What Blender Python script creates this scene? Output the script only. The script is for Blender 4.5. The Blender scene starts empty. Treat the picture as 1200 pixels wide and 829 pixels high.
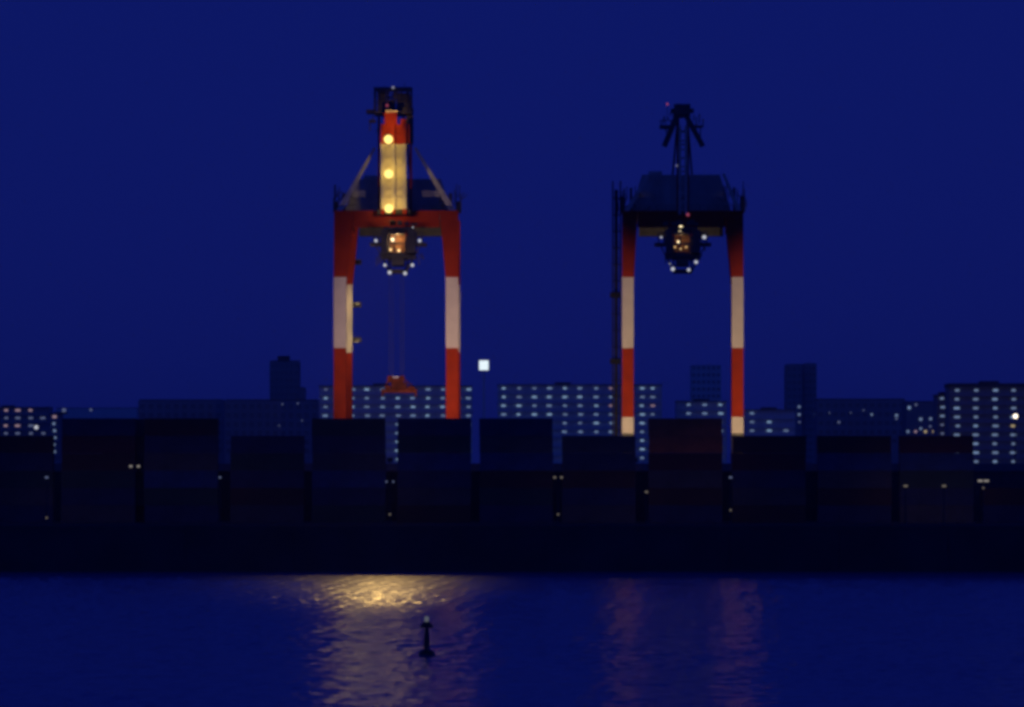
import bpy, bmesh, math, random
from mathutils import Vector, Matrix
R = math.radians
rnd = random.Random(7)
scene = bpy.context.scene
COL = scene.collection

# ------------------------------------------------------------------ camera (telephoto, level, shifted up)
F, CX, HY, CH = 4260.0, 600.0, 560.0, 13.0          # focal length in photo px, centre x, horizon y, height
cam = bpy.data.cameras.new("camera")
cam.sensor_width = 36.0
cam.lens = F / 1200 * 36.0
cam.shift_y = (HY - 414.5) / 1200
cam.clip_start, cam.clip_end = 1.0, 30000
camo = bpy.data.objects.new("camera", cam)
COL.objects.link(camo)
camo.location = (0, 0, CH)
camo.rotation_euler = (R(90), 0, 0)
scene.camera = camo

def wx(px, Y): return (px - CX) / F * Y
def wz(py, Y): return CH + (HY - py) / F * Y

# ------------------------------------------------------------------ materials
def mat(name, col, rough=0.6, metal=0.0, var=0.25, scale=0.6, spec=.5):
    m = bpy.data.materials.new(name); m.use_nodes = True
    nt = m.node_tree; b = nt.nodes["Principled BSDF"]
    b.inputs["Roughness"].default_value = rough
    b.inputs["Metallic"].default_value = metal
    b.inputs["Specular IOR Level"].default_value = spec
    if var:
        tc = nt.nodes.new("ShaderNodeTexCoord")
        n = nt.nodes.new("ShaderNodeTexNoise"); n.inputs["Scale"].default_value = scale
        n.inputs["Detail"].default_value = 6
        nt.links.new(tc.outputs["Object"], n.inputs["Vector"])
        cr = nt.nodes.new("ShaderNodeValToRGB")
        cr.color_ramp.elements[0].position = 0.3; cr.color_ramp.elements[1].position = 0.7
        d = [c * (1 - var) for c in col]; l = [min(1, c * (1 + var)) for c in col]
        cr.color_ramp.elements[0].color = (*d, 1); cr.color_ramp.elements[1].color = (*l, 1)
        nt.links.new(n.outputs["Fac"], cr.inputs["Fac"])
        nt.links.new(cr.outputs["Color"], b.inputs["Base Color"])
    else:
        b.inputs["Base Color"].default_value = (*col, 1)
    return m

def emit(name, col, s):
    m = bpy.data.materials.new(name); m.use_nodes = True
    nt = m.node_tree; b = nt.nodes["Principled BSDF"]
    b.inputs["Base Color"].default_value = (0.05, 0.05, 0.05, 1)
    b.inputs["Emission Color"].default_value = (*col, 1)
    b.inputs["Emission Strength"].default_value = s
    return m

M = dict(
    red=mat("crane_red_paint", (0.35, 0.032, 0.004), 0.75, 0, .18, .35, spec=.12),
    cream=mat("crane_white_paint", (0.72, 0.66, 0.58), 0.75, 0, .10, .35, spec=.15),
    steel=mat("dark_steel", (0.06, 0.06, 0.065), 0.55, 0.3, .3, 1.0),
    pale=mat("pale_steel", (0.50, 0.49, 0.47), 0.5, 0, .2, .8),
    house=mat("machinery_cladding", (0.40, 0.40, 0.39), 0.6, 0, .2, .3),
    rope=mat("wire_rope", (0.10, 0.10, 0.10), 0.5, 0.6, .1, 1),
    orange=mat("spreader_orange", (0.09, 0.018, 0.006), 0.75, 0, .6, .8, spec=.12),
    cab=mat("cab_lining", (0.20, 0.085, 0.03), 0.7, 0, .6, 1.6),
    glass=mat("curtained_glass", (0.22, 0.23, 0.25), 0.25, 0, .2, .3),
    concrete=mat("concrete", (0.05, 0.05, 0.048), 0.85, 0, .25, .15),
    asphalt=mat("asphalt", (0.045, 0.045, 0.047), 0.95, 0, .25, .08),
    land=mat("land", (0.05, 0.055, 0.045), 0.95, 0, .3, .01),
    black=mat("black_steel", (0.012, 0.012, 0.014), 0.85, 0, .2, 1, spec=.15),
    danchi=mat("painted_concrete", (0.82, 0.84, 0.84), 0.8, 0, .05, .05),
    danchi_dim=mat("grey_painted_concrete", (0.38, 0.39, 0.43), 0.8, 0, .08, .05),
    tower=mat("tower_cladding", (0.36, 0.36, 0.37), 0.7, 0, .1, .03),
    roofing=mat("roofing", (0.12, 0.12, 0.12), 0.9, 0, .2, .1),
    buoy=mat("buoy_paint", (0.02, 0.05, 0.03), 0.5, 0, .25, 1.5),
    l_sodium=emit("sodium_lens", (1.0, 0.76, 0.20), 1.7),
    l_cab=emit("cab_lamp", (1.0, 0.62, 0.25), 1.6),
    l_cabw=emit("cab_window_light", (1.0, 0.80, 0.45), 2.2),
    l_white=emit("floodlight_lens", (0.86, 0.88, 1.0), 0.6),
    l_dimw=emit("dim_lamp_lens", (0.75, 0.75, 1.0), 0.30),
    l_red=emit("red_obstruction_lamp", (1.0, 0.16, 0.30), 0.30),
    l_sign=emit("white_sign_face", (0.80, 0.92, 1.0), 1.1),
    l_yard=emit("yard_lamp_lens", (0.95, 0.80, 0.62), 0.15),
    l_yardb=emit("bright_yard_lamp_lens", (1.0, 0.90, 0.80), 0.27),
    l_street=emit("street_lamp_lens", (1.0, 0.84, 0.66), 2.6),
    l_buoy=emit("buoy_lantern_lens", (0.80, 0.88, 1.0), 0.10),
)
COR = [emit("corridor_tube_%s" % n, c, s) for n, c, s in (
    ("bright", (0.42, 0.66, 1.0), 0.58), ("mid", (0.40, 0.60, 1.0), 0.42),
    ("soft", (0.42, 0.60, 1.0), 0.32), ("faint", (0.45, 0.55, 1.0), 0.20),
    ("warm", (1.0, 0.66, 0.80), 0.30), ("amber", (1.0, 0.78, 0.42), 0.42))]
CORW = COR[4]

# ------------------------------------------------------------------ mesh builder
class MB:
    def __init__(s): s.v, s.f, s.m = [], [], []
    def quadbox(s, pts, mi=0):            # 8 points: bottom ring of 4, top ring of 4
        b = len(s.v); s.v += [tuple(p) for p in pts]
        for q in ((3, 2, 1, 0), (4, 5, 6, 7), (0, 1, 5, 4), (1, 2, 6, 5), (2, 3, 7, 6), (3, 0, 4, 7)):
            s.f.append(tuple(b + i for i in q)); s.m.append(mi)
    def box(s, x0, x1, y0, y1, z0, z1, mi=0):
        s.quadbox([(x0, y0, z0), (x1, y0, z0), (x1, y1, z0), (x0, y1, z0),
                   (x0, y0, z1), (x1, y0, z1), (x1, y1, z1), (x0, y1, z1)], mi)
    def bar(s, a, b, w, h=None, mi=0):    # rectangular bar between two points
        a, b = Vector(a), Vector(b); h = h or w
        d = (b - a).normalized()
        up = Vector((0, 1, 0)) if abs(d.z) > 0.95 else Vector((0, 0, 1))
        r = d.cross(up).normalized(); u = r.cross(d)
        r, u = r * w / 2, u * h / 2
        s.quadbox([a - r - u, a + r - u, a + r + u, a - r + u, b - r - u, b + r - u, b + r + u, b - r + u], mi)
    def tube(s, a, b, r0, r1=None, n=10, mi=0):
        a, b = Vector(a), Vector(b); r1 = r0 if r1 is None else r1
        d = (b - a).normalized()
        up = Vector((1, 0, 0)) if abs(d.z) > 0.95 else Vector((0, 0, 1))
        p = d.cross(up).normalized(); q = d.cross(p)
        k = len(s.v)
        for c, rr in ((a, r0), (b, r1)):
            for i in range(n):
                t = 2 * math.pi * i / n
                s.v.append(tuple(c + (p * math.cos(t) + q * math.sin(t)) * rr))
        for i in range(n):
            j = (i + 1) % n
            s.f.append((k + i, k + j, k + n + j, k + n + i)); s.m.append(mi)
        s.f.append(tuple(k + i for i in range(n))[::-1]); s.m.append(mi)
        s.f.append(tuple(k + n + i for i in range(n))); s.m.append(mi)
    def lathe(s, prof, c=(0, 0, 0), n=20, mi=0):
        k = len(s.v)
        for r, z in prof:
            for i in range(n):
                t = 2 * math.pi * i / n
                s.v.append((c[0] + r * math.cos(t), c[1] + r * math.sin(t), c[2] + z))
        for a in range(len(prof) - 1):
            for i in range(n):
                j = (i + 1) % n
                s.f.append((k + a * n + i, k + a * n + j, k + (a + 1) * n + j, k + (a + 1) * n + i)); s.m.append(mi)
        s.f.append(tuple(k + i for i in range(n))[::-1]); s.m.append(mi)
        e = k + (len(prof) - 1) * n
        s.f.append(tuple(e + i for i in range(n))); s.m.append(mi)
    def build(s, name, mats, parent=None):
        me = bpy.data.meshes.new(name)
        me.from_pydata(s.v, [], s.f)
        mats = mats if isinstance(mats, (list, tuple)) else [mats]
        for m in mats: me.materials.append(m)
        me.polygons.foreach_set("material_index", s.m)
        bm = bmesh.new(); bm.from_mesh(me)
        bmesh.ops.recalc_face_normals(bm, faces=bm.faces); bm.to_mesh(me); bm.free()
        o = bpy.data.objects.new(name, me); COL.objects.link(o)
        if parent: o.parent = parent
        return o

def tag(o, label=None, cat=None, group=None, kind=None):
    if label: o["label"] = label
    if cat: o["category"] = cat
    if group: o["group"] = group
    if kind: o["kind"] = kind
    return o
def thing(name, loc, label, cat, group=None, rz=0):
    o = bpy.data.objects.new(name, None); COL.objects.link(o)
    o.empty_display_size = 0.5
    o.location = loc; o.rotation_euler = (0, 0, rz)
    return tag(o, label, cat, group)
def inst(src, parent, loc=None, name=None):
    c = src.copy(); COL.objects.link(c); c.parent = parent
    if name: c.name = name
    if loc is not None: c.location = loc
    return c
def copy_tree(o, parent=None):
    c = o.copy(); COL.objects.link(c); c.parent = parent
    for ch in list(o.children): copy_tree(ch, c)
    return c
def light(kind, name, loc, col, power, parent=None, radius=0.3, aim=None, size=None, blend=0.5):
    l = bpy.data.lights.new(name, kind); l.color = col; l.energy = power; l.shadow_soft_size = radius
    o = bpy.data.objects.new(name, l); COL.objects.link(o); o.location = loc
    if parent: o.parent = parent
    if kind == "SPOT":
        l.spot_size = R(size); l.spot_blend = blend
        d = Vector(aim) - Vector(loc)
        o.rotation_euler = d.to_track_quat("-Z", "Y").to_euler()
    return o

# ------------------------------------------------------------------ world
SUN_EL, SUN_ROT = R(-3.0), R(180)
w = bpy.data.worlds.new("World"); scene.world = w; w.use_nodes = True
nt = w.node_tree; bg = nt.nodes["Background"]
sky = nt.nodes.new("ShaderNodeTexSky"); sky.sky_type = "NISHITA"; sky.sun_disc = False
sky.sun_elevation = SUN_EL; sky.sun_rotation = SUN_ROT
sky.ozone_density = 6.0; sky.dust_density = 0.3
tcw = nt.nodes.new("ShaderNodeTexCoord")                      # the dusk dome is even near the horizon: look it up a little higher
va = nt.nodes.new("ShaderNodeVectorMath"); va.operation = "ADD"; va.inputs[1].default_value = (0, 0, 0.35)
nt.links.new(tcw.outputs["Generated"], va.inputs[0]); nt.links.new(va.outputs[0], sky.inputs["Vector"])
mx = nt.nodes.new("ShaderNodeMix"); mx.data_type = "RGBA"; mx.blend_type = "MULTIPLY"
mx.inputs[0].default_value = 1.0
nt.links.new(sky.outputs[0], mx.inputs[6])
mx.inputs[7].default_value = (3.2, 10.4, 16.8, 1)            # camera balanced for lamp light: dusk goes deep blue
nt.links.new(mx.outputs[2], bg.inputs["Color"])
bg.inputs["Strength"].default_value = 0.15
sl = bpy.data.lights.new("dusk_sun", "SUN"); sl.energy = 0.004; sl.angle = R(15); sl.color = (0.5, 0.6, 1.0)
slo = bpy.data.objects.new("dusk_sun", sl); COL.objects.link(slo)
slo.rotation_euler = (R(70), 0, R(-20))

# ------------------------------------------------------------------ water, land
WAVE_SLOPE = 0.12
GZ = 5.5                                                    # terminal ground level
mw = bpy.data.materials.new("harbour_water"); mw.use_nodes = True
nt = mw.node_tree; b = nt.nodes["Principled BSDF"]
b.inputs["Base Color"].default_value = (0.010, 0.080, 0.46, 1)
b.inputs["Roughness"].default_value = 0.2
b.inputs["IOR"].default_value = 1.75
tc = nt.nodes.new("ShaderNodeTexCoord")
mp = nt.nodes.new("ShaderNodeMapping"); mp.inputs["Scale"].default_value = (2.2, 1.2, 1)
n = nt.nodes.new("ShaderNodeTexNoise"); n.inputs["Scale"].default_value = 1.0; n.inputs["Detail"].default_value = 2
bp = nt.nodes.new("ShaderNodeBump"); bp.inputs["Distance"].default_value = 0.03; bp.inputs["Strength"].default_value = 0.6
nt.links.new(tc.outputs["Object"], mp.inputs["Vector"]); nt.links.new(mp.outputs[0], n.inputs["Vector"])
nt.links.new(n.outputs["Fac"], bp.inputs["Height"]); nt.links.new(bp.outputs[0], b.inputs["Normal"])
# one sheet: real wind ripples in the harbour basin, coarse cells out to the horizon
import numpy as np
rg = np.random.default_rng(5)
xs = np.concatenate([[-6000, -1500, -400], np.arange(-150, 150.1, 0.30), [400, 1500, 6000]])
ys = [-400.0, -60.0, 60.0]; y = 150.0
while y < 499.5: ys.append(y); y += 0.40 + (y - 150) * 0.0008
ys = np.array(ys + [500.5, 1200, 9000])
X, Yg = np.meshgrid(xs, ys)
Z = np.zeros_like(X)
for i in range(150):
    lam = 0.85 * 8.0 ** (rg.random() ** 1.9)
    th = rg.normal(-1.4, 1.0); k = 2 * math.pi / lam
    sl_ = WAVE_SLOPE * math.sqrt(2 / 150.0) * (1.15 if lam < 3 else .7)
    Z += sl_ / k * np.sin(k * (X * math.cos(th) + Yg * math.sin(th)) + rg.random() * 6.283)
gust = 0.85 + 0.3 * np.sin(X / 23 + 1.7 * np.sin(Yg / 41)) * np.sin(Yg / 31 + 1.3 * np.sin(X / 37)) 
fade = np.clip((150 - np.abs(X)) / 15, 0, 1) * np.clip((Yg - 150) / 15, 0, 1) * np.clip((500 - Yg) / 2, 0, 1)
Z *= gust * fade
nx_, ny_ = len(xs), len(ys)
me = bpy.data.meshes.new("water")
idx = np.arange(nx_ * ny_).reshape(ny_, nx_)
quads = np.stack([idx[:-1, :-1], idx[:-1, 1:], idx[1:, 1:], idx[1:, :-1]], -1).reshape(-1, 4)
me.vertices.add(nx_ * ny_); me.vertices.foreach_set("co", np.stack([X, Yg, Z], -1).reshape(-1))
me.loops.add(quads.size); me.loops.foreach_set("vertex_index", quads.reshape(-1))
me.polygons.add(len(quads)); me.polygons.foreach_set("loop_start", np.arange(0, quads.size, 4)); me.polygons.foreach_set("loop_total", np.full(len(quads), 4))
me.polygons.foreach_set("use_smooth", np.ones(len(quads), dtype=bool))
me.update(calc_edges=True); me.materials.append(mw)
wo = bpy.data.objects.new("water", me); COL.objects.link(wo); tag(wo, kind="structure")
s = MB(); s.box(-5000, 5000, 506, 8500, -3, GZ - 0.3)
tag(s.build("ground", M["land"]), kind="structure")
s = MB(); s.box(-900, 900, 506, 780, GZ - 0.296, GZ)
tag(s.build("terminal_pavement", M["asphalt"]), kind="structure")
# sea wall
sw = thing("sea_wall", (0, 500, 0), "long dark concrete sea wall along the far edge of the water", "wall")
s = MB()
for i in range(-60, 60): s.box(i * 15 + .02, i * 15 + 14.98, 0, 5.99, -3, GZ - 0.05)
s.build("wall", M["concrete"], sw)
s = MB(); s.box(-900, 900, 0.4, 1.0, GZ - 0.05, GZ + 0.9); s.build("parapet", M["concrete"], sw)

# ------------------------------------------------------------------ shipping containers
CL, CW, CHT = 12.19, 2.44, 2.896
def container_parts(colname, col):
    m = mat("container_" + colname, col, 0.6, 0, .25, .5)
    b = MB(); n = 40; L = CL / 2 - .16
    for side in (-1, 1):                      # corrugated long sides
        k = len(b.v); pts = []
        for i in range(n):
            x0 = -L + 2 * L * i / n; p = 2 * L / n
            pts += [(x0, 0), (x0 + p * .3, 0), (x0 + p * .5, .04), (x0 + p * .8, .04)]
        pts.append((L, 0))
        for x, d in pts:
            for z in (.16, CHT - .12): b.v.append((x, side * (CW / 2 - .03 - d), z))
        for i in range(len(pts) - 1):
            b.f.append((k + 2 * i, k + 2 * i + 2, k + 2 * i + 3, k + 2 * i + 1)); b.m.append(0)
    b.box(-L, L, -CW / 2 + .1, CW / 2 - .1, CHT - .05, CHT - .02)    # roof
    b.box(-L, L, -CW / 2 + .1, CW / 2 - .1, .12, .2)                 # floor
    b.box(-CL / 2 + .06, -CL / 2 + .12, -CW / 2 + .16, CW / 2 - .16, .16, CHT - .12)   # blank end
    fr = MB()
    for sx in (-1, 1):
        for sy in (-1, 1):
            x, y = sx * (CL / 2 - .08), sy * (CW / 2 - .08)
            fr.box(x - .08, x + .08, y - .08, y + .08, .12, CHT - .12)
            fr.box(x - .085, x + .085, y - .085, y + .085, 0, .12); fr.box(x - .085, x + .085, y - .085, y + .085, CHT - .12, CHT)
    for sy in (-1, 1):
        y = sy * (CW / 2 - .06)
        for z0 in (.02, CHT - .13): fr.box(-CL / 2 + .17, CL / 2 - .17, y - .055, y + .055, z0, z0 + .12)
    for sx in (-1, 1):
        x = sx * (CL / 2 - .07)
        for z0 in (.02, CHT - .13): fr.box(x - .055, x + .055, -CW / 2 + .17, CW / 2 - .17, z0, z0 + .12)
    d = []
    for sy in (-1, 1):
        q = MB(); y0, y1 = sorted((sy * .01, sy * (CW / 2 - .17)))
        q.box(CL / 2 - .10, CL / 2 - .05, y0, y1, .15, CHT - .14)
        for t in (.3, .7): q.tube((CL / 2 - .03, y0 + (y1 - y0) * t, .2), (CL / 2 - .03, y0 + (y1 - y0) * t, CHT - .2), .02, n=6)
        d.append(q)
    return m, b, fr, d
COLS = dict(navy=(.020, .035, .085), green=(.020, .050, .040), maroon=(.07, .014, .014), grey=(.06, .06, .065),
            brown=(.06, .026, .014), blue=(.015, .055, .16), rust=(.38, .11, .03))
CWORD = dict(navy="navy", green="dark green", maroon="dark maroon", grey="dark grey", brown="dark brown", blue="blue", rust="rusty red")
CPROTO = {}
def container(colname, loc, label, group):
    if colname not in CPROTO:
        t = thing("shipping_container", loc, label, "container", group)
        m, b, fr, d = container_parts(colname, COLS[colname])
        b.build("body", m, t); fr.build("frame", m, t)
        for q in d: q.build("door", m, t)
        CPROTO[colname] = t
    else:
        t = copy_tree(CPROTO[colname]); t.location = loc; tag(t, label, "container", group)
    return t
YC = 605.0
TIER = ["bottom", "second", "third", "fourth", "fifth", "top"]
STACKS = [  # centre px, tiers, label phrase, colours from the bottom
    (19, 5, "the low stack cut by the left edge", "navy grey green navy brown"),
    (115, 6, "the stack left of the twin-headed lamp mast", "grey navy green brown maroon navy"),
    (212, 6, "the stack right of the twin-headed lamp mast", "navy green blue grey navy brown"),
    (313, 5, "the low stack beneath the square dark tower", "grey brown navy green navy"),
    (408.5, 6, "the stack before the left crane's left leg", "green navy blue grey navy green"),
    (508.5, 6, "the stack before the left crane's right leg", "brown grey navy blue green navy"),
    (605, 6, "the stack just right of the lit square sign", "navy green brown blue grey navy"),
    (702, 5, "the low stack before the right crane's left leg", "grey navy brown navy grey"),
    (803.5, 6, "the red-topped stack between the right crane's legs", "navy brown grey maroon rust rust"),
    (901.5, 5, "the low stack before the right crane's right leg", "brown grey navy maroon brown"),
    (1001.5, 5, "the low stack below the twin slab tower", "navy brown grey blue brown"),
    (1098, 5, "the low stack left of the brightest apartment block", "grey navy green blue maroon"),
]
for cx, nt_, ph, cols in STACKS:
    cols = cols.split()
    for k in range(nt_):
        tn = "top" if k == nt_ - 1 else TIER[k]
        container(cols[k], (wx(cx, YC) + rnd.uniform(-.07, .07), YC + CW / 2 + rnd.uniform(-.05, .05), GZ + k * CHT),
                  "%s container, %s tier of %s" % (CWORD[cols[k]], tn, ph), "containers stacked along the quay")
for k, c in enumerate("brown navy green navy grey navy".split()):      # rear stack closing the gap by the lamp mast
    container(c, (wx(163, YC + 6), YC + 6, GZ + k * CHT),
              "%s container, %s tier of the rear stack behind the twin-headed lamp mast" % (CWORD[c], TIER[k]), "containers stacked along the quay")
for k, c in enumerate("navy brown".split()):
    container(c, (wx(1194, YC), YC + CW / 2, GZ + k * CHT),
              "%s container, %s tier of the two-high stack at the right edge" % (CWORD[c], TIER[k] if k == 0 else "top"), "containers stacked along the quay")

# ------------------------------------------------------------------ transit shed behind the stacks
sh = thing("transit_shed", (0, 628, GZ), "long low dark transit shed seen in gaps between the container stacks", "shed")
s = MB(); s.box(-95, 110, 0, 16, 0, 8.6); s.build("wall", M["steel"], sh)
s = MB(); s.quadbox([(-96, -.6, 8.6), (111, -.6, 8.6), (111, 16.6, 8.6), (-96, 16.6, 8.6), (-96, 7.5, 10.0), (111, 7.5, 10.0), (111, 8.5, 10.0), (-96, 8.5, 10.0)])
s.build("roof", M["roofing"], sh)
dr = None
for i in range(12):
    if dr is None:
        s = MB(); s.box(-2.5, 2.5, -.08, -.003, 0, 5); dr = s.build("roller_door", M["steel"], sh); dr.location = (-85, 0, 0)
    else: inst(dr, sh, (-85 + i * 17, 0, 0))

# ------------------------------------------------------------------ cranes
YCR = 680.0; SC = F / YCR; DEP = 26.0
def make_crane(cx, opt, label):
    x0 = wx(cx, YCR)
    root = thing("container_crane", (x0, YCR, GZ), label, "crane", "gantry cranes of the container terminal")
    lx = lambda px: (px - CX) / SC - x0
    lz = lambda py: CH + (HY - py) / SC - GZ
    L0, L1, R0, R1 = [lx(p) for p in opt["legs"]]               # lower leg edges: left outer/inner, right inner/outer
    T1, T2 = lx(opt["top_in"][0]), lx(opt["top_in"][1])         # inner edges at the portal
    TL, TR = lx(opt["top_out"][0]), lx(opt["top_out"][1])
    zb, zt = lz(266), lz(247)
    if opt["base"]: bands = [(1.6, opt["base"], 2), (opt["base"], lz(489), 1)]
    else: bands = [(1.6, lz(489), 0)]
    bands += [(lz(489), lz(408), 0), (lz(408), lz(325), 1), (lz(325), zt, 0)]
    z_t0 = lz(330)
    def xedge(a_low, a_top, z):
        t = max(0, min(1, (z - z_t0) / (zt - z_t0))); return a_low + (a_top - a_low) * t
    for y0 in (0.0, DEP):
        for side in (0, 1):
            s = MB()
            for z0, z1, mi in bands:
                zs = [z0, z1]
                if z0 < z_t0 < z1: zs = [z0, z_t0, z1]
                for a, b_ in zip(zs[:-1], zs[1:]):
                    ring = []
                    for z in (a, b_):
                        if side == 0: p, q = xedge(L0, TL, z), xedge(L1, T1, z)
                        else: p, q = xedge(R0, T2, z), xedge(R1, TR, z)
                        if y0 and opt["base"]: p, q = p + .3, q - .3
                        ring += [(p, y0, z), (q, y0, z), (q, y0 + 2.0, z), (p, y0 + 2.0, z)]
                    s.quadbox(ring, mi)
            s.build("leg", [M["red"], M["cream"], M["steel"]], root)
    # portal beams between the leg heads, front and rear, and along the sides
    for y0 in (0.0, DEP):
        s = MB(); s.box(T1 + .003, T2 - .003, y0 + .1, y0 + 1.9, zb, zt); s.build("portal_beam", M["red"] if y0 == 0 else M["steel"], root)  # rear beam coloured dark steel, standing in for shade
    for (a, b_) in ((TL, T1), (T2, TR)):
        s = MB(); s.box(a + .3, b_ - .8, 2.003, DEP - .003, zb + .3, zt - .2); s.build("side_beam", M["red"], root)
    for (a, b_) in ((L0, L1), (R0, R1)):
        s = MB(); s.box(a + .2, b_ - .2, 2.003, DEP - .003, 10.5, 12.4); s.build("side_beam", M["red"], root)
        s = MB(); s.bar(((a + b_) / 2, 2.0, 13), ((a + b_) / 2, DEP - .1, zb - 1), .7, .7); s.build("brace", M["red"], root)
    for y0 in (0.0, DEP):                                       # sill beams and wheel bogies
        s = MB(); s.box(L1 + .003, R0 - .003, y0 + .2, y0 + 1.8, 2.0, 3.8); s.build("sill_beam", M["red"], root)
        for xx in ((L0 + L1) / 2, (R0 + R1) / 2):
            s = MB(); s.box(xx - 3, xx + 3, y0 + .5, y0 + 1.5, .7, 1.597)
            for i in range(6): s.tube((xx - 2.6 + i * 1.04, y0 + .6, .45), (xx - 2.6 + i * 1.04, y0 + 1.4, .45), .45, n=14)
            s.build("bogie", M["steel"], root)
    # twin trolley girders
    zc = zb - .02
    gx = opt["gx"]
    for sx in (-1, 1):
        s = MB(); s.box(opt["bx"] + sx * gx - .5, opt["bx"] + sx * gx + .5, -2.5, DEP + 18, zc - 1.6, zc); s.build("girder", M["red"], root)
    # machinery house and its walkway
    hx0, hx1 = lx(opt["house"][0]), lx(opt["house"][1])
    hz0, hz1 = zt + .25, zt + .25 + opt["house_h"]
    s = MB()
    s.quadbox([(hx0, 9, hz0), (hx1, 9, hz0), (hx1, DEP + 6, hz0), (hx0, DEP + 6, hz0),
               (hx0 + 2.2, 9, hz1), (hx1 - 2.2, 9, hz1), (hx1 - 2.2, DEP + 6, hz1), (hx0 + 2.2, DEP + 6, hz1)])
    for i in range(9):
        x = hx0 + 2.6 + (hx1 - hx0 - 5.2) * i / 8
        s.box(x - .12, x + .12, 8.85, 9.0, hz0 + .2, hz1 - .15)
    s.box(hx0 + 3.5, hx0 + 6.0, 14, 18, hz1 + .002, hz1 + 1.1); s.box(hx1 - 7, hx1 - 4, 20, 25, hz1 + .002, hz1 + .9)
    s.build("machinery_house", M["house"], root)
    s = MB(); s.box(TL - .3, TR + .3, 6.0, 8.8, zt + .05, zt + .2)
    for i in range(15):
        x = TL + (TR - TL) * i / 14; s.box(x - .04, x + .04, 6.05, 6.13, zt + .2, zt + 1.4)
    for h in (.75, 1.35): s.box(TL - .3, TR + .3, 6.06, 6.12, zt + h, zt + h + .06)
    for sx, x in ((-1, TL), (1, TR)):                          # cable reel frames at the corners
        s.box(x - .5, x + .5, 6.4, 8.0, zt + .2, zt + opt["corner_h"]); s.box(x - sx * 1.6 - .25, x - sx * 1.6 + .25, 6.4, 7.2, zt + .2, zt + opt["corner_h"] + 1.6)
    q = random.Random(int(cx) + 9)
    for k in range(40):                                        # ladders, conduits and antenna rods about the house
        x = q.choice((-1, 1)) * q.uniform(7.5, 12.2); z0 = zt + q.uniform(.2, 3.5); y_ = q.uniform(5.5, 8.5)
        if q.random() < .6: s.box(x - .08, x + .08, y_, y_ + .16, z0, z0 + q.uniform(1, 3.2))
        else: s.bar((x, y_, z0), (x + q.uniform(-1.8, 1.8), y_ + .3, z0 + q.uniform(.2, 1.6)), .12, .12)
    s.build("walkway", M["steel"], root)
    # ---- apex frame behind the boom
    az = lz(opt["apex_y"])
    mxs = [lx(p) for p in opt["mast"]]
    for x in mxs:
        s = MB(); s.bar((x, 2.6, zt), (x, 2.6, az - 1.5), opt["mast_w"], .6); s.build("mast", M["red"], root)
    s = MB()
    for k in range(1, 7):
        z = zt + (az - 2 - zt) * k / 7; s.box(mxs[0] + .36, mxs[1] - .36, 2.45, 2.75, z - .12, z + .12)
    s.build("mast_tie", M["steel"], root)
    for (p, q) in opt["stays"]:                                # pale raking stays from the leg heads
        for dx in (0.0, opt["stay_dx"]):
            s = MB(); s.bar((lx(p[0]) + dx * (1 if p[0] < cx else -1), 1.0, lz(p[1])), (lx(q[0]), 2.2, lz(q[1])), .42, .42); s.build("stay", M["pale"], root)
    for sx in (-1, 1):                                         # backstays to the landside end
        s = MB(); s.bar((opt["bx"] + sx * .9, 3.0, az - 2.2), (opt["bx"] + sx * (gx + .8), DEP + 15, zt), .35, .35); s.build("backstay", M["steel"], root)
    return root, lx, lz, zt, zb, az

def lamp_head(parent, p, r, lens, name="floodlight", body=True):   # housing with a round lens toward the water
    x, y, z = p
    s = MB()
    s.lathe([(r * .45, -.42), (r * .75, -.15), (r * .9, 0)], n=16)
    o = s.build(name, M["steel"], parent)
    o.location = p; o.rotation_euler = (R(90), 0, 0)
    q = MB(); q.lathe([(r, .004), (r * .96, .10), (r * .5, .22)], n=16)
    q.build("lens", lens, o)
    return o

# ---- left crane (working lights on)
A = dict(legs=(391, 405.5, 522.5, 537), top_in=(414, 515), top_out=(391.5, 537), base=None, gx=2.0, bx=(464.5 - 464.5) / SC,
         house=(401, 529), house_h=6.4, corner_h=2.2, apex_y=103, mast=(443.5, 481), mast_w=.42, stay_dx=.75,
         stays=[((395, 247), (439, 172)), ((533, 247), (486, 172))])
crA, lx, lz, zt, zb, az = make_crane(464.5, A, "left red and white gantry crane with three yellow floodlights on its boom")
bxl, bxr = lx(447), lx(476.5)
def boom_y(z): return -1.6 - (z - zt) * .16
s = MB()                                                       # raised boom: two box girders, plate and ties, white with red head
def bseg(s, xa, xb, pa, pb, d0, d1, mi):
    za, zb_ = lz(pa), lz(pb)
    s.quadbox([(xa, boom_y(za) + d0, za), (xb, boom_y(za) + d0, za), (xb, boom_y(za) + d1, za), (xa, boom_y(za) + d1, za),
               (xa, boom_y(zb_) + d0, zb_), (xb, boom_y(zb_) + d0, zb_), (xb, boom_y(zb_) + d1, zb_), (xa, boom_y(zb_) + d1, zb_)], mi)
for (pa, pb, mi) in ((252, 246, 0), (246, 171, 1), (171, 148, 0)):
    bseg(s, lx(447), lx(451), pa, pb, -.3, 1.4, mi)
    bseg(s, lx(459.5), lx(463.5), pa, pb, -.3, 1.4, mi)
    bseg(s, lx(472), lx(476.5), pa, pb, -.3, 1.4, mi)
    bseg(s, lx(451) + .003, lx(459.5) - .003, pa, pb, .5, .7, mi)
    bseg(s, lx(463.5) + .003, lx(472) - .003, pa, pb, .5, .7, mi)
for p in range(246, 150, -12):
    bseg(s, lx(451) + .004, lx(459.5) - .004, p, p - 1.8, .1, .497, 1 if p > 173 else 0)
    bseg(s, lx(463.5) + .004, lx(472) - .004, p, p - 1.8, .1, .497, 1 if p > 173 else 0)
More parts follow.
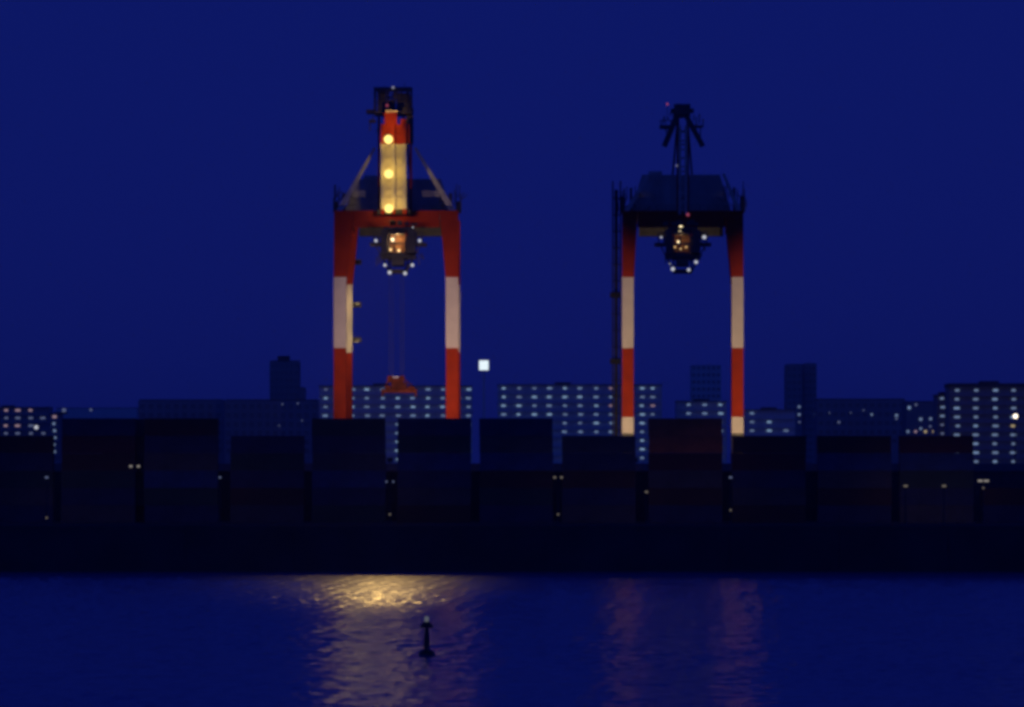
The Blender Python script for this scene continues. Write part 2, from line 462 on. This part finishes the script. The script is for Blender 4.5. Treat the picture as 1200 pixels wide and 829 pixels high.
bseg(s, lx(451.5), lx(466), 147.9, 135, .1, 1.2, 0); bseg(s, lx(470), lx(477), 147.9, 142, .3, 1.2, 0)
bseg(s, lx(477) , lx(480.5), 170, 148.2, .2, 1.2, 0); bseg(s, lx(453), lx(467), 134.8, 132.5, -.2, 1.0, 1)
boom = s.build("boom", [M["red"], M["cream"]], crA)
s = MB(); s.tube((bxl - .7, boom_y(zt) + .6, lz(249)), (bxr + .7, boom_y(zt) + .6, lz(249)), .55, n=14); s.build("boom_hinge", M["steel"], crA)
# apex platform: cluttered sheave deck
s = MB(); y0, y1 = -1.5, 4.0
zp = lz(134)
s.box(lx(438), lx(483), y0, y1, zp, zp + .35); s.box(lx(429.5), lx(438) - .003, y0 + .8, y1 - 1.5, zp + .2, zp + .8)
for px in (439, 446, 454, 462, 470, 477, 482): 
    for yy in (y0 + .1, y1 - .1): s.box(lx(px) - .1, lx(px) + .1, yy - .1, yy + .1, zp + .35, lz(103))
for py in (127, 119, 111, 104):
    s.box(lx(438), lx(483), y0, y0 + .16, lz(py) - .1, lz(py) + .1); s.box(lx(438), lx(483), y1 - .16, y1, lz(py) - .1, lz(py) + .1)
s.box(lx(443), lx(452), y0 + .6, y1 - .6, zp + .35, lz(106)); s.box(lx(465), lx(480), y0 + .4, y1 - .8, zp + .35, lz(110))
s.box(lx(455), lx(462), y0 + 1, y1 - 1, zp + .35, lz(118)); s.box(lx(440), lx(484), y0 - .3, y0 - .1, lz(109), lz(105))
s.bar((lx(474), 1, lz(104)), (lx(474), 1, lz(96)), .1, .1); s.bar((lx(450), 1, lz(104)), (lx(450), 1, lz(99)), .1, .1)
q = random.Random(3)
for k in range(30):
    px = q.uniform(433, 485); py = q.uniform(100, 150) if px < 446 or px > 477 else q.uniform(100, 130); yy = q.uniform(y0, y1 - .4)
    if q.random() < .55: s.box(lx(px) - .1, lx(px) + .1, yy, yy + .2, lz(py + q.uniform(4, 12)), lz(py))
    else: s.bar((lx(px), yy, lz(py)), (lx(px + q.uniform(-9, 9)), yy + .4, lz(py + q.uniform(2, 9))), .16, .16)
s.box(lx(476), lx(484), 1, 3, lz(168), lz(135)); s.box(lx(432), lx(440), 1, 2.4, lz(143), lz(140))
s.build("apex_platform", M["steel"], crA)
for px, py in ((457, 163), (457, 203.5), (457, 244)):
    z = lz(py + .6); yy = boom_y(z) - 4.6
    z = CH + (HY - py - .6) / F * (YCR + yy) - GZ
    h = lamp_head(crA, (lx(px), yy, z), .82, M["l_sodium"])
    s = MB(); s.bar((0, -.15, -.4), (0, -.15, -4.2), .12, .12); s.build("bracket", M["steel"], h)
    light("SPOT", "floodlight_glow", (lx(px), yy + .75, z), (1.0, .64, .09), 800, crA, .25, aim=(lx(px + 4.5), yy + 5, z), size=125, blend=1.0)
    # beams thrown out over the harbour
    light("SPOT", "floodlight_beam", (lx(px), yy - .3, z), (1.0, .62, .17), 25000, crA, .6,
          aim=(lx(464) + .0, -210, -GZ), size=14, blend=1.0)
    light("SPOT", "floodlight_beam", (lx(px), yy - .35, z), (1.0, .72, .50), 90, crA, .6,
          aim=(lx(464) + .0, -300, -GZ), size=34, blend=.7)
light("SPOT", "floodlight_glow", (lx(459), boom_y(lz(143)) - 4.5, lz(146)), (1.0, .52, .06), 620, crA, .2, aim=(lx(461), 6, lz(126)), size=70, blend=.8)
lh = lamp_head(crA, (lx(461), -1.7, lz(104)), .26, M["l_dimw"], "beacon"); lh2 = lamp_head(crA, (lx(454), -1.8, lz(125)), .26, M["l_red"], "beacon")

def trolley(root, lx, lz, cx, lit, lamps, amber):
    t0 = MB()                                                  # trolley frame hung under the girders
    yy0, yy1 = -4.0, 4.0
    X = lambda d: lx(cx + d)
    t0.box(X(-17), X(17), yy0, yy1, lz(271), lz(268)); 
    for d in (-25, 25): t0.box(X(d) - 1.3, X(d) + 1.3, yy0 + .5, yy1 - .5, lz(288), lz(286)); 
    for d in (-28, -22, 22, 28):
        t0.box(X(d) - .12, X(d) + .12, yy0 + .5, yy0 + .7, lz(286), lz(273))
    for py in (280, 274): t0.box(X(-29), X(29), yy0 + .52, yy0 + .62, lz(py) - .06, lz(py) + .06)
    t0.box(X(-20), X(-12), yy0 + .2, yy1, lz(300), lz(271)); t0.box(X(11), X(20), yy0 + .2, yy1, lz(298), lz(271))
    t0.box(X(-12), X(12), 0.5, yy1, lz(304), lz(271))
    t0.box(X(-21), X(21), yy0 + .1, yy1, lz(303), lz(301))
    for d in (-1, 1):
        t0.bar((X(d * 19), yy0 + .6, lz(302)), (X(d * 9), yy0 + .6, lz(322)), .35, .35); t0.bar((X(d * 12), yy0 + 2, lz(302)), (X(d * 8), yy0 + 2, lz(322)), .3, .3)
        t0.bar((X(d * 27), yy0 + .7, lz(287)), (X(d * 19), yy0 + .7, lz(303)), .25, .25)
    t0.box(X(-11), X(11), yy0 + .3, yy1 - 1, lz(320), lz(317)); t0.box(X(-8), X(7), yy0 + .8, yy1 - 1, lz(312), lz(303))
    q = random.Random(int(cx))
    for k in range(26):                                        # pipes, ladders and cable loops round the frame
        x = q.choice((-1, 1)) * q.uniform(9, 27); p = q.uniform(270, 302); y_ = q.uniform(yy0, yy1 - .5)
        if q.random() < .5: t0.box(X(x) - .09, X(x) + .09, y_, y_ + .15, lz(p + q.uniform(5, 14)), lz(p))
        else: t0.bar((X(x), y_, lz(p)), (X(x) + q.uniform(-1.6, 1.6), y_ + .3, lz(p + q.uniform(3, 12))), .14, .14)
    for k in range(7):
        x = q.uniform(-20, 20); t0.box(X(x) - .45, X(x) + .45, yy0 + .8, yy0 + 2, lz(271) + .9, lz(271) + q.uniform(1.2, 1.9))
    tr = t0.build("trolley", M["steel"], root)
    c = MB()                                                   # operator cab: frame around warm lit glazing
    ca, cb = X(-10.5), X(9)
    c.box(ca, cb, yy0 - .2, .49, lz(301), lz(297.5)); c.box(ca, cb, yy0 - .2, .49, lz(276), lz(273))
    for x in (ca, ca + (cb - ca) * .36, cb): c.box(x - .12, x + .12, yy0 - .2, yy0, lz(297.5), lz(276))
    c.box(ca, cb, yy0 - .19, yy0 - .02, lz(288.5), lz(286.5))
    c.build("operator_cab", M["steel"], tr)
    g = MB(); g.box(ca + .13, cb - .13, .2, .4, lz(297.2), lz(276.3)); g.build("cab_back_wall", M["cab"], tr)
    for (dx, py, r_, mt) in lit: lamp_head(tr, (X(dx), yy0 + .9, lz(py)), r_, mt, "work_lamp")
    for (dx, py, r_) in lamps: lamp_head(tr, (X(dx), yy0 - .3, lz(py)), r_, M["l_white"], "floodlight")
    light("POINT", "cab_glow", (X(-2), yy0 + 2.5, lz(282)), (1, .62, .25), amber, root, .3)
    return tr
trolley(crA, lx, lz, 467, [(-6, 282, .40, M["l_cabw"]), (-9, 294, .3, M["l_cab"]), (1, 295, .3, M["l_cab"])],
        [(-25.5, 284, .30), (25.5, 284, .30), (-15, 312.5, .28), (-9.5, 321, .36), (8.5, 322, .34), (17, 312.5, .32), (17.5, 268.5, .14)], 380)
for py in (349, 395):                                           # lamps beside the rear left leg
    lamp_head(crA, (lx(412.5), DEP - 3.2, lz(py)), .16, M["l_yard"], "leg_lamp")
    light("POINT", "leg_lamp_light", (lx(410), DEP - 3.6, lz(py)), (1.0, .72, .26), 260, crA, .2)
# stair bits on the left leg of the left crane
xl = lx(391)
for py in (352, 395, 300):
    s = MB()
    s.box(xl + 2.3, xl + 4.0, DEP + 2.003, DEP + 3.3, lz(py), lz(py) + .15); s.box(xl + 2.3, xl + 4.0, DEP + 3.2, DEP + 3.3, lz(py) + .15, lz(py) + 1.08)
    s.build("landing", M["steel"], crA)

# ---- right crane (boom unlit, stair tower on its left leg)
B = dict(legs=(729, 742.5, 857.5, 871), top_in=(747, 850), top_out=(729, 871), base=lz(508), gx=2.0, bx=0.0,
         house=(738, 858), house_h=7.2, corner_h=3.2, apex_y=124, mast=(794.5, 806), mast_w=.5, stay_dx=.4,
         stays=[((733, 247), (760, 203)), ((867, 247), (848, 203))])
crB, lx, lz, zt, zb, az = make_crane(800, B, "right red and white gantry crane with dark top and stair tower on left leg")
crB.rotation_euler.z = R(-2.5)
s = MB()
for (pa, pb) in ((252, 150),):
    bseg(s, lx(795), lx(798.2), pa, pb, -.3, 1.0, 0); bseg(s, lx(802.3), lx(805.5), pa, pb, -.3, 1.0, 0)
for p in range(248, 152, -10): bseg(s, lx(798.2) + .003, lx(802.3) - .003, p, p - 1.6, .1, .5, 0)
s.build("boom", [M["pale"]], crB)
s = MB()
s.box(lx(790), lx(809), -1.5, 4, lz(136), lz(123)); s.box(lx(786), lx(813), -1, 3, lz(131), lz(128))
s.box(lx(773), lx(790), -.6, 2.4, lz(150), lz(147)); s.box(lx(812), lx(823), -.6, 2.4, lz(149), lz(147.5))
for a in (774, 780, 786): s.box(lx(a) - .06, lx(a) + .06, -.6, -.5, lz(147), lz(141))
s.box(lx(773), lx(790), -.6, -.52, lz(142), lz(141.2))
q = random.Random(4)
for k in range(26):
    px = q.uniform(776, 824); py = 120 + abs(px - 799) * q.uniform(.6, 1.5); yy = q.uniform(-1, 2.5)
    if q.random() < .5: s.box(lx(px) - .1, lx(px) + .1, yy, yy + .2, lz(py + q.uniform(4, 14)), lz(py))
    else: s.bar((lx(px), yy, lz(py)), (lx(px + q.uniform(-8, 8)), yy + .4, lz(py + q.uniform(2, 10))), .16, .16)
s.build("apex_platform", M["steel"], crB)
for a, b_ in (((794, 134), (778.5, 172)), ((804, 136), (823.5, 172))):
    s = MB(); s.bar((lx(a[0]), -.3, lz(a[1])), (lx(b_[0]), -.8, lz(b_[1])), 1.0, .9); s.build("apex_arm", M["steel"], crB)
s = MB(); s.bar((lx(782), 0, lz(141)), (lx(782), 0, lz(125)), .1, .1); s.build("beacon_pole", M["steel"], crB)
lamp_head(crB, (lx(782), -.5, lz(122.5)), .22, M["l_red"], "beacon")
lamp_head(crB, (lx(793), -5.0, lz(197)), .16, M["l_dimw"], "beacon")
lamp_head(crB, (lx(806), -2.6, lz(253)), .30, M["l_red"], "beacon")
trolley(crB, lx, lz, 800, [(-2.2, 268, .34, M["l_cabw"]), (-3.2, 274, .34, M["l_cabw"]), (-5, 285, .24, M["l_cabw"]), (-3, 293, .22, M["l_cab"]), (4, 291, .14, M["l_cab"]), (-9, 291, .14, M["l_cab"])],
        [(-25, 280, .20), (25, 280, .36), (-11.5, 317, .36), (7, 318, .30), (15.5, 309, .32), (-15, 311, .12)], 60)
# stair tower
s = MB(); xa, xb = lx(718), lx(727)
for x in (xa, xb):
    for yy in (0.2, 1.9): s.box(x - .12, x + .12, yy - .12, yy + .12, 2, lz(212))
s.box(xa + .35, xa + .95, .5, 1.6, 2, lz(222))
z = 4.0; k = 0
while z < lz(216):
    s.box(xa, xb, .1, 2.0, z, z + .14); s.box(xb + .12, lx(728.5) - .003, .6, 1.4, z, z + .12)
    s.box(xa, xb, .08, .14, z + 1.1, z + 1.18); s.box(xa, xb, .08, .12, z + .55, z + .6)
    if k in (3, 8, 12): s.box(xa - .5, xb, -.3, .095, z, z + 1.0)
    z += 3.1; k += 1
s.build("stair_tower", M["black"], crB)

# ---- spreader hanging from the left crane
sp = thing("container_spreader", (wx(468, YCR) , YCR - 1.0, wz(462, YCR)), "orange container spreader hanging on ropes between the left crane's legs", "spreader")
s = MB()
for yy in (-1.1, 1.1): s.box(-3.0, 3.0, yy - .18, yy + .18, .2, .85)
for x in (-3.1, 3.1): s.box(x - .2, x + .2, -1.3, 1.3, .05, .9)
for x in (-1.4, 0, 1.4): s.box(x - .15, x + .15, -.92, .92, .3, .8)
for x in (-3.1, 3.1):
    for yy in (-1.25, 1.25): s.box(x - .14, x + .14, yy - .14, yy + .14, -.45, .05)
s.box(-2.6, -1.6, -.9, .9, .852, 1.5); s.box(1.5, 2.9, -.9, .9, .852, 1.35)
s.build("frame", M["orange"], sp)
s = MB(); s.box(-1.5, 1.4, -.8, .8, .852, 2.1); s.box(-2.2, .8, -.5, .5, 2.1, 2.9)
for x in (-1.7, .5): s.tube((x, -.9, 2.9), (x, .9, 2.9), .55, n=14)
s.bar((-2.6, 0, 1.5), (-1.9, 0, 2.8), .25, .25); s.bar((2.7, 0, 1.35), (.6, 0, 2.8), .25, .25)
s.build("headblock", M["orange"], sp)
s = MB(); s.box(-1.4, .4, -.62, -.52, 3.0, 3.25); s.build("highlight_bar", M["pale"], sp)  # pale bar stands in for a highlight on the headblock
for x in (-1.8, -1.2, .3, .8):
    s = MB(); s.tube((x, 0, 2.9), (x, 0, wz(322, YCR) - wz(462, YCR)), .045, n=6); s.build("rope", M["rope"], sp)

# ---- yard floodlights on the shed roof that wash the crane legs
for i, (xg, xaim, zaim, pw, up, colr) in enumerate((
        (-21.5, -21.5, 37, 26000, 60, (1, .66, .44)), (-11.2, -11.2, 37, 27000, 60, (1, .62, .40)),
        (21.67, 14.5, 33, 42000, 54, (1, .67, .31)), (42.2, 49.5, 33, 42000, 54, (1, .67, .31)))):
    base = (xg, 640.0, GZ + 9.4)
    f = thing("floodlight", base, "yard floodlight on shed roof aimed at the %s leg" % ["left crane's left", "left crane's right", "right crane's left", "right crane's right"][i], "floodlight", "floodlights on the shed roof")
    s = MB(); s.box(-.5, .5, .003, .6, .8, 1.6); s.build("housing", M["steel"], f)
    s = MB(); s.box(-.08, .08, .1, .3, 0, .8); s.build("bracket", M["steel"], f)
    s = MB(); s.box(-.44, .44, .6, .63, .86, 1.54); s.build("lens", M["l_yardb"], f)
    tx, tz = xaim, zaim
    light("SPOT", "floodlight_beam", (0, .8, 1.2), colr, pw, f, .3,
          aim=(tx - base[0], YCR - base[1], tz - base[2]), size=up, blend=(.75 if i < 2 else .5))

# ------------------------------------------------------------------ lamp masts along the quay
def yard_mast(px, py, Y, heads, lens, label, low=None, cat="lamp", group="lamp posts along the quay", arm=.55, r=.2):
    x = wx(px, Y); t = thing("lamp_post", (x, Y, GZ), label, cat, group)
    H = wz(py, Y) - GZ
    s = MB(); s.tube((0, 0, 0), (0, 0, H), .13, .08, n=10); s.box(-.3, .3, -.3, .3, 0, .25); s.build("pole", M["steel"], t)
    if heads == 2:
        s = MB(); s.box(-arm, arm, -.05, .05, H, H + .1); s.build("crossarm", M["steel"], t)
    for dx in ((-arm, arm) if heads == 2 else (0,)):
        s = MB(); s.box(dx - r, dx + r, -.34, -.06, H - .14, H + .22); o = s.build("lamp_head", M["steel"], t)
        s = MB(); s.box(dx - r * .88, dx + r * .88, -.38, -.343, H - .11, H + .19); s.build("lens", lens, o)
    light("SPOT", "lamp_light", (0, .35, H - .2), (1.0, .58, .30), 70 if heads == 2 else 85, t, .2, aim=(0, 12, H - 2.5), size=125, blend=.6)
    if low is not None:
        hz = wz(low, Y) - GZ
        s = MB(); s.box(-.16, .16, -.36, -.14, hz - .2, hz + .2); o = s.build("bulkhead_lamp", M["steel"], t)
        s = MB(); s.box(-.13, .13, -.40, -.362, hz - .15, hz + .15); s.build("lens", M["l_yard"], o)
    return t
YM = 592.0
yard_mast(158, 547, YM, 2, M["l_yardb"], "tall twin-headed lamp mast before the left container stacks", r=.26, arm=.62)
yard_mast(55, 560, YM, 1, COR[3], "lamp post with low bulkhead lamp beside the left-edge stack", 607, r=.3)
yard_mast(258, 560, YM, 1, COR[3], "single faint lamp post right of the twin-headed mast", None, r=.2)
yard_mast(457, 565, YM, 2, COR[3], "faint lamp post in the gap between the left crane's legs", 603, r=.15)
yard_mast(654, 560, YM, 2, M["l_yard"], "twin lamp post at the gap left of the right crane", 603, r=.24, arm=.55)
yard_mast(757.5, 577, YM, 1, M["l_yard"], "short lamp post at the gap left of the red-topped stack", None, r=.25)
yard_mast(856, 560, YM, 1, COR[3], "lamp post with low lamp right of the red-topped stack", 598, r=.28)
yard_mast(1061, 570, YM, 1, M["l_yard"], "plain lamp post left of the blue container at right", None, r=.36)
yard_mast(1106, 570, YM, 1, M["l_yard"], "plain lamp post below the blue container at right", None, r=.36)
yard_mast(1152, 564, YM, 2, M["l_yardb"], "brightest low lamp post under the right apartment block", 572, r=.45, arm=.5)

# ------------------------------------------------------------------ navigation buoy
db = CH * F / (768 - HY)
bo = thing("navigation_buoy", (wx(500, db), db, 0), "dark navigation buoy with lantern afloat in the lamp reflection", "buoy")
s = MB(); s.lathe([(.35, -.5), (.58, -.25), (.60, .05), (.52, .28), (.30, .38)], n=24); s.build("float", M["buoy"], bo)
s = MB()
for i in range(4):
    a = R(45 + 90 * i); s.bar((.30 * math.cos(a), .30 * math.sin(a), .36), (.15 * math.cos(a), .15 * math.sin(a), 2.0), .07, .07)
for z, rr in ((.8, .27), (1.3, .22)):
    for i in range(4):
        a, c = R(45 + 90 * i), R(135 + 90 * i); s.bar((rr * math.cos(a), rr * math.sin(a), z), (rr * math.cos(c), rr * math.sin(c), z), .05, .05)
s.box(-.13, .13, -.13, .13, .38, 1.2); s.lathe([(.12, 1.2), (.13, 1.95)], n=12)
s.build("tower", M["buoy"], bo)
s = MB(); s.box(-.48, .48, -.1, .1, 2.0, 2.2); s.lathe([(.30, 2.0), (.34, 2.12), (.34, 2.32), (.2, 2.45)], n=16); s.build("lantern_deck", M["buoy"], bo)
s = MB(); s.lathe([(.13, 2.451), (.17, 2.55), (.16, 2.75), (.07, 2.86)], n=16); s.build("lantern", M["l_buoy"], bo)

# ------------------------------------------------------------------ apartment blocks
def lamp_mesh(wd, ht, m, key={}):
    k = (round(wd, 2), round(ht, 2), m.name)
    if k not in key:
        s = MB(); s.box(-wd / 2, wd / 2, -.16, 0, -ht / 2, ht / 2)
        me = bpy.data.meshes.new("corridor_light"); me.from_pydata(s.v, [], s.f); me.materials.append(m); key[k] = me
    return key[k]
def slab_block(name, px0, px1, ptop, Y, label, cols, rows, pick, wallm, group, fl=None, lw=1.2, lh=.38, depth=11.0, base=4.8, stair=None, floors_px=10.3, roof=.25):
    """long slab block: open access corridors with parapets, a lamp at the flat doors"""
    x0, x1, zt = wx(px0, Y), wx(px1, Y), wz(ptop, Y)
    xc = (x0 + x1) / 2
    t = thing(name, (xc, Y, base), label, "apartment block", group)
    k = Y / F; fh = floors_px * k
    W = (x1 - x0) / 2; H = zt - base
    s = MB(); s.box(-W, W, 1.5, depth, 0, H)
    s.build("wall", wallm, t)
    s = MB(); z = H; 
    nfl = int(H / fh)
    for i in range(nfl + 1):
        z = H - i * fh
        s.box(-W, W, 0, 1.497, z - .18, z)
        if i: s.box(-W, W, 0, .12, z + .003, z + 1.0)
    s.build("corridor", wallm, t)
    s = MB(); s.box(-W - .2, W + .2, -.1, depth + .2, H + .003, H + roof); s.box(-W * .3, -W * .3 + 5, 3, 8, H + roof, H + roof + .7); s.build("roof", M["roofing"], t)
    if stair:
        for p in stair:
            xs = wx(p, Y) - xc; s = MB(); s.box(xs - 1.3, xs + 1.3, -1.6, -.003, 0, H + .24); s.build("stair_shaft", wallm, t)
    n = 0
    for ci, px in enumerate(cols):
        for ri, py in enumerate(rows):
            m = pick(ci, ri, px, py)
            if m is None: continue
            o = bpy.data.objects.new("corridor_light", lamp_mesh(lw * rnd.choice((.8, 1, 1.15)), lh, m))
            COL.objects.link(o); o.parent = t
            o.location = (wx(px, Y) - xc + rnd.uniform(-.15, .15), 1.49, wz(py, Y) - base)
            n += 1
    return t
GRP = "apartment blocks behind the terminal"
def pickA(ci, ri, px, py):
    if ci == 0 and ri == 0: return COR[3]
    return rnd.choice((COR[0], COR[1], COR[1], COR[2]))
YA = 1150.0
rowsA = [456.5 + 10.25 * i for i in range(10)]
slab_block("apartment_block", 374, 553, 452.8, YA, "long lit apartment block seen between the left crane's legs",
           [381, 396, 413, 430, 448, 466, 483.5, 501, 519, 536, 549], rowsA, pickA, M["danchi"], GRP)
def pickB(ci, ri, px, py):
    if px == 716.5 and ri in (0, 2): return COR[4]
    if px == 765.5 and ri == 2: return COR[4]
    return rnd.choice((COR[0], COR[0], COR[1], COR[1], COR[2]))
rowsB = [455.2 + 10.2 * i for i in range(10)]
slab_block("apartment_block", 583, 776, 451.5, YA + 8, "longest lit apartment block, left of the right crane's left leg",
           [590.5, 608, 626, 644, 662, 680, 698.5, 716.5, 734.5, 752.5, 765.5], rowsB, pickB, M["danchi"], GRP)
rowsC = [474.5 + 10.2 * i for i in range(8)]
slab_block("apartment_block", 793, 852, 470.8, YA + 20, "short lit apartment block between the right crane's legs",
           [807.5, 826.5, 844.5], rowsC, lambda c, r, x, y: rnd.choice((COR[0], COR[1])), M["danchi"], GRP)
slab_block("apartment_block", 872, 932, 480.8, YA + 30, "lit apartment block just right of the right crane",
           [882, 902, 921, 931], [484.5 + 10.2 * i for i in range(7)],
           lambda c, r, x, y: None if (c, r) in ((1, 0), (2, 0), (2, 1), (3, 0), (3, 1), (3, 2)) else rnd.choice((COR[0], COR[1], COR[2])), M["danchi"], GRP)
YE = 1000.0
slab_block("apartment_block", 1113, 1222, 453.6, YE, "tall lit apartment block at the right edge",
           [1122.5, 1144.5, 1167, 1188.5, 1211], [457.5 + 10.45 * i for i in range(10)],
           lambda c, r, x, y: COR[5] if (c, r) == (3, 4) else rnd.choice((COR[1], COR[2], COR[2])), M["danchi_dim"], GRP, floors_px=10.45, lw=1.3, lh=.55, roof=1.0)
slab_block("apartment_block", 1099, 1111, 463.3, YE + 14, "narrow stair wing left of the right-edge apartment block",
           [1105], [467 + 10.3 * i for i in range(5)], lambda c, r, x, y: COR[2] if r < 3 else COR[3], M["danchi_dim"], GRP, lw=1.0, lh=.55)
def pickF(ci, ri, px, py):
    return COR[4] if (ri == 0 or rnd.random() < .2) else COR[3]
slab_block("apartment_block", -30, 58, 477.8, 1500.0, "far block of pinkish windows at the left edge",
           [-8, 6.5, 20, 35.5, 50], [481 + 9 * i for i in range(6)], lambda c, r, x, y: None if (c, r) in ((4, 0), (4, 2)) else pickF(c, r, x, y), M["danchi_dim"], GRP, floors_px=9, lw=1.7, lh=.8)
slab_block("apartment_block", 57.5, 70, 485.6, 1480.0, "narrow block with one column of lit windows at left",
           [63], [488.5 + 8.2 * i for i in range(6)], lambda c, r, x, y: COR[4] if r == 0 else COR[2], M["danchi_dim"], GRP, floors_px=8.2, lw=1.3, lh=1.0)
far_dots = {}
def scat(pts):
    return pts
def block(name, px0, px1, ptop, Y, label, wallm, cat="apartment block", lights=(), wins=None, depth=14, group=GRP, crown=None, base=4.8):
    x0, x1, zt = wx(px0, Y), wx(px1, Y), wz(ptop, Y); xc = (x0 + x1) / 2; W = (x1 - x0) / 2; H = zt - base
    t = thing(name, (xc, Y, base), label, cat, group)
    s = MB(); s.box(-W, W, 0, depth, 0, H); s.build("wall", wallm, t)
    s = MB(); s.box(-W + .3, W - .3, .4, depth - .3, H + .003, H + .5)
    if crown: s.box(-W * crown, W * crown * .6, depth * .3, depth * .8, H + .5, H + 3.0)
    s.build("roof", M["roofing"], t)
    if wins:
        nx, nz, ww, wh, zl = wins
        proto = None
        for i in range(nx):
            for j in range(nz):
                x = -W + (i + .5) * 2 * W / nx; z = H - 2.0 - j * zl
                if z < H * .1: continue
                if proto is None:
                    s = MB(); s.box(-ww / 2, ww / 2, -.12, -.004, -wh / 2, wh / 2)
                    proto = s.build("window", M["glass"], t); proto.location = (x, 0, z)
                else: inst(proto, t, (x, 0, z))
    for (px, py, wd, m) in lights:
        o = bpy.data.objects.new("lit_window", lamp_mesh(wd * Y / F, wd * Y / F, m)); COL.objects.link(o); o.parent = t
        o.location = (wx(px, Y) - xc, -.003, wz(py, Y) - base)
    return t
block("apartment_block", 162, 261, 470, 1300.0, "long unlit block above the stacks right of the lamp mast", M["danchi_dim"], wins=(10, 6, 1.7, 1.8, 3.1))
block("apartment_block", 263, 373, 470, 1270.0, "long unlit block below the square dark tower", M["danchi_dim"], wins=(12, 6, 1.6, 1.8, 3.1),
      lights=((331, 474, 1.6, COR[3]), (349, 473, 1.6, COR[3]), (327, 499, 1.2, COR[3]), (354, 493, 1.2, COR[3])))
block("tower_block", 316, 350, 424, 1800.0, "square dark tower standing left of the left crane", M["tower"], "tower", wins=(6, 18, 1.4, 1.6, 3.6), depth=16, crown=.5, group="dark towers on the skyline")
block("tower_annex", 350.3, 357, 455, 1800.0, "low dark annex against the right side of the square tower", M["tower"], "building", depth=12, group=None)
block("tower_block", 922, 940, 428, 1900.0, "left slab of the twin slab tower right of the right crane", M["danchi_dim"], "tower", wins=(3, 16, 1.6, 1.8, 3.6), depth=18, group="dark towers on the skyline",
      lights=((936.5, 477, 2.6, COR[2]), (936.5, 486, 2.8, COR[2]), (936.8, 495, 2, COR[3])))
block("tower_block", 942, 957, 427, 1912.0, "right slab of the twin slab tower right of the right crane", M["danchi_dim"], "tower", wins=(3, 16, 1.6, 1.8, 3.6), depth=18, group="dark towers on the skyline",
      lights=((955, 486, 2.6, COR[3]),))
block("tower_block", 810, 845, 429, 3600.0, "faint distant tower between the right crane's legs", M["danchi"], "tower", wins=(6, 14, 3, 3, 7), depth=24, group="dark towers on the skyline")
block("office_block", 957.5, 1061, 469, 1350.0, "dim wide office block with scattered lights right of the twin tower", M["danchi_dim"], "office block", wins=(12, 5, 1.7, 1.6, 3.3), group=None,
      lights=((1021.5, 486, 2.4, COR[2]), (1050.5, 487, 3.0, COR[2]), (1050.5, 491, 2.0, COR[3]), (983, 495, 2.4, COR[3]), (1012, 481, 1.4, COR[3]), (997, 484, 1.4, COR[3]), (972, 484, 1.4, COR[3]), (1060, 478, 1.2, COR[3])))
block("office_block", 1062, 1098, 472, 1250.0, "small building of mixed bright windows left of the right-edge block", M["tower"], "office block", group=None,
      lights=((1065.5, 478, 3.2, COR[1]), (1073.5, 474.5, 2.4, COR[3]), (1079, 491.5, 3.2, COR[2]), (1090.5, 491, 2.8, COR[2]), (1079, 502.5, 2.6, COR[2]),
              (1073, 506, 2.6, COR[4]), (1084.5, 506, 2.8, COR[5]), (1094, 506, 2.6, COR[5]), (1090, 500, 2.2, COR[3]), (1064, 506, 2.8, COR[2])))
block("low_building", 66, 160, 479, 2300.0, "low faint building behind the stack left of the lamp mast", M["danchi"], "building", group=None,
      lights=((75, 481, 4.0, COR[3]), (106.5, 480.5, 2.6, COR[3])))

# illuminated square sign on its pylon
YS = 1120.0
sg = thing("pylon_sign", (wx(567, YS), YS, 4.8), "glowing white square sign on a pylon between the cranes", "sign")
s = MB(); s.box(-.35, .35, -.3, .3, 0, wz(436.5, YS) - 4.8); s.build("pylon", M["danchi"], sg)
za, zb2 = wz(434, YS) - 4.8, wz(422.8, YS) - 4.8
s = MB(); s.box(-1.55, 1.55, -.8, .8, za - .2, zb2 + .2); s.build("sign_box", M["pale"], sg)
s = MB(); s.box(-1.42, 1.42, -.86, -.803, za, zb2); s.build("sign_face", M["l_sign"], sg)
# street lamps before the blocks
def street(px, py, Y, r, lens, label):
    t = thing("street_lamp", (wx(px, Y), Y, 4.8), label, "street lamp", "tall lamps among the apartment blocks")
    H = wz(py, Y) - 4.8
    s = MB(); s.tube((0, .5, 0), (0, .5, H + .3), .2, .1, n=10); s.build("pole", M["steel"], t)
    lamp_head(t, (0, 0, H), r, lens, "lamp_head")
street(1190, 488, 960, .62, M["l_street"], "brightest warm lamp before the right-edge apartment block")
street(42.5, 501, 1400, .8, M["l_white"], "white lamp before the pinkish block at left edge")

# ------------------------------------------------------------------ evening haze
hz = bpy.data.materials.new("evening_haze"); hz.use_nodes = True
nt = hz.node_tree; nt.nodes.clear()
out = nt.nodes.new("ShaderNodeOutputMaterial"); pv = nt.nodes.new("ShaderNodeVolumePrincipled")
pv.inputs["Color"].default_value = (.95, .96, 1, 1); pv.inputs["Density"].default_value = 0.00008; pv.inputs["Anisotropy"].default_value = 0.6
nt.links.new(pv.outputs[0], out.inputs["Volume"])
s = MB(); s.box(-5500, 5500, -300, 8600, -4, 150)
tag(s.build("haze", hz), kind="stuff")

# ------------------------------------------------------------------ render settings
scene.render.engine = "CYCLES"
cy = scene.cycles
cy.use_denoising = True
cy.max_bounces = 6; cy.volume_bounces = 1; cy.diffuse_bounces = 2; cy.glossy_bounces = 3
cy.sample_clamp_indirect = 2.0
cy.pixel_filter_type = "BLACKMAN_HARRIS"; cy.filter_width = 3.7
vs = scene.view_settings
scene.display_settings.display_device = "sRGB"
vs.view_transform = "Standard"; vs.look = "None"; vs.exposure = 0; vs.gamma = 1; vs.use_curve_mapping = False
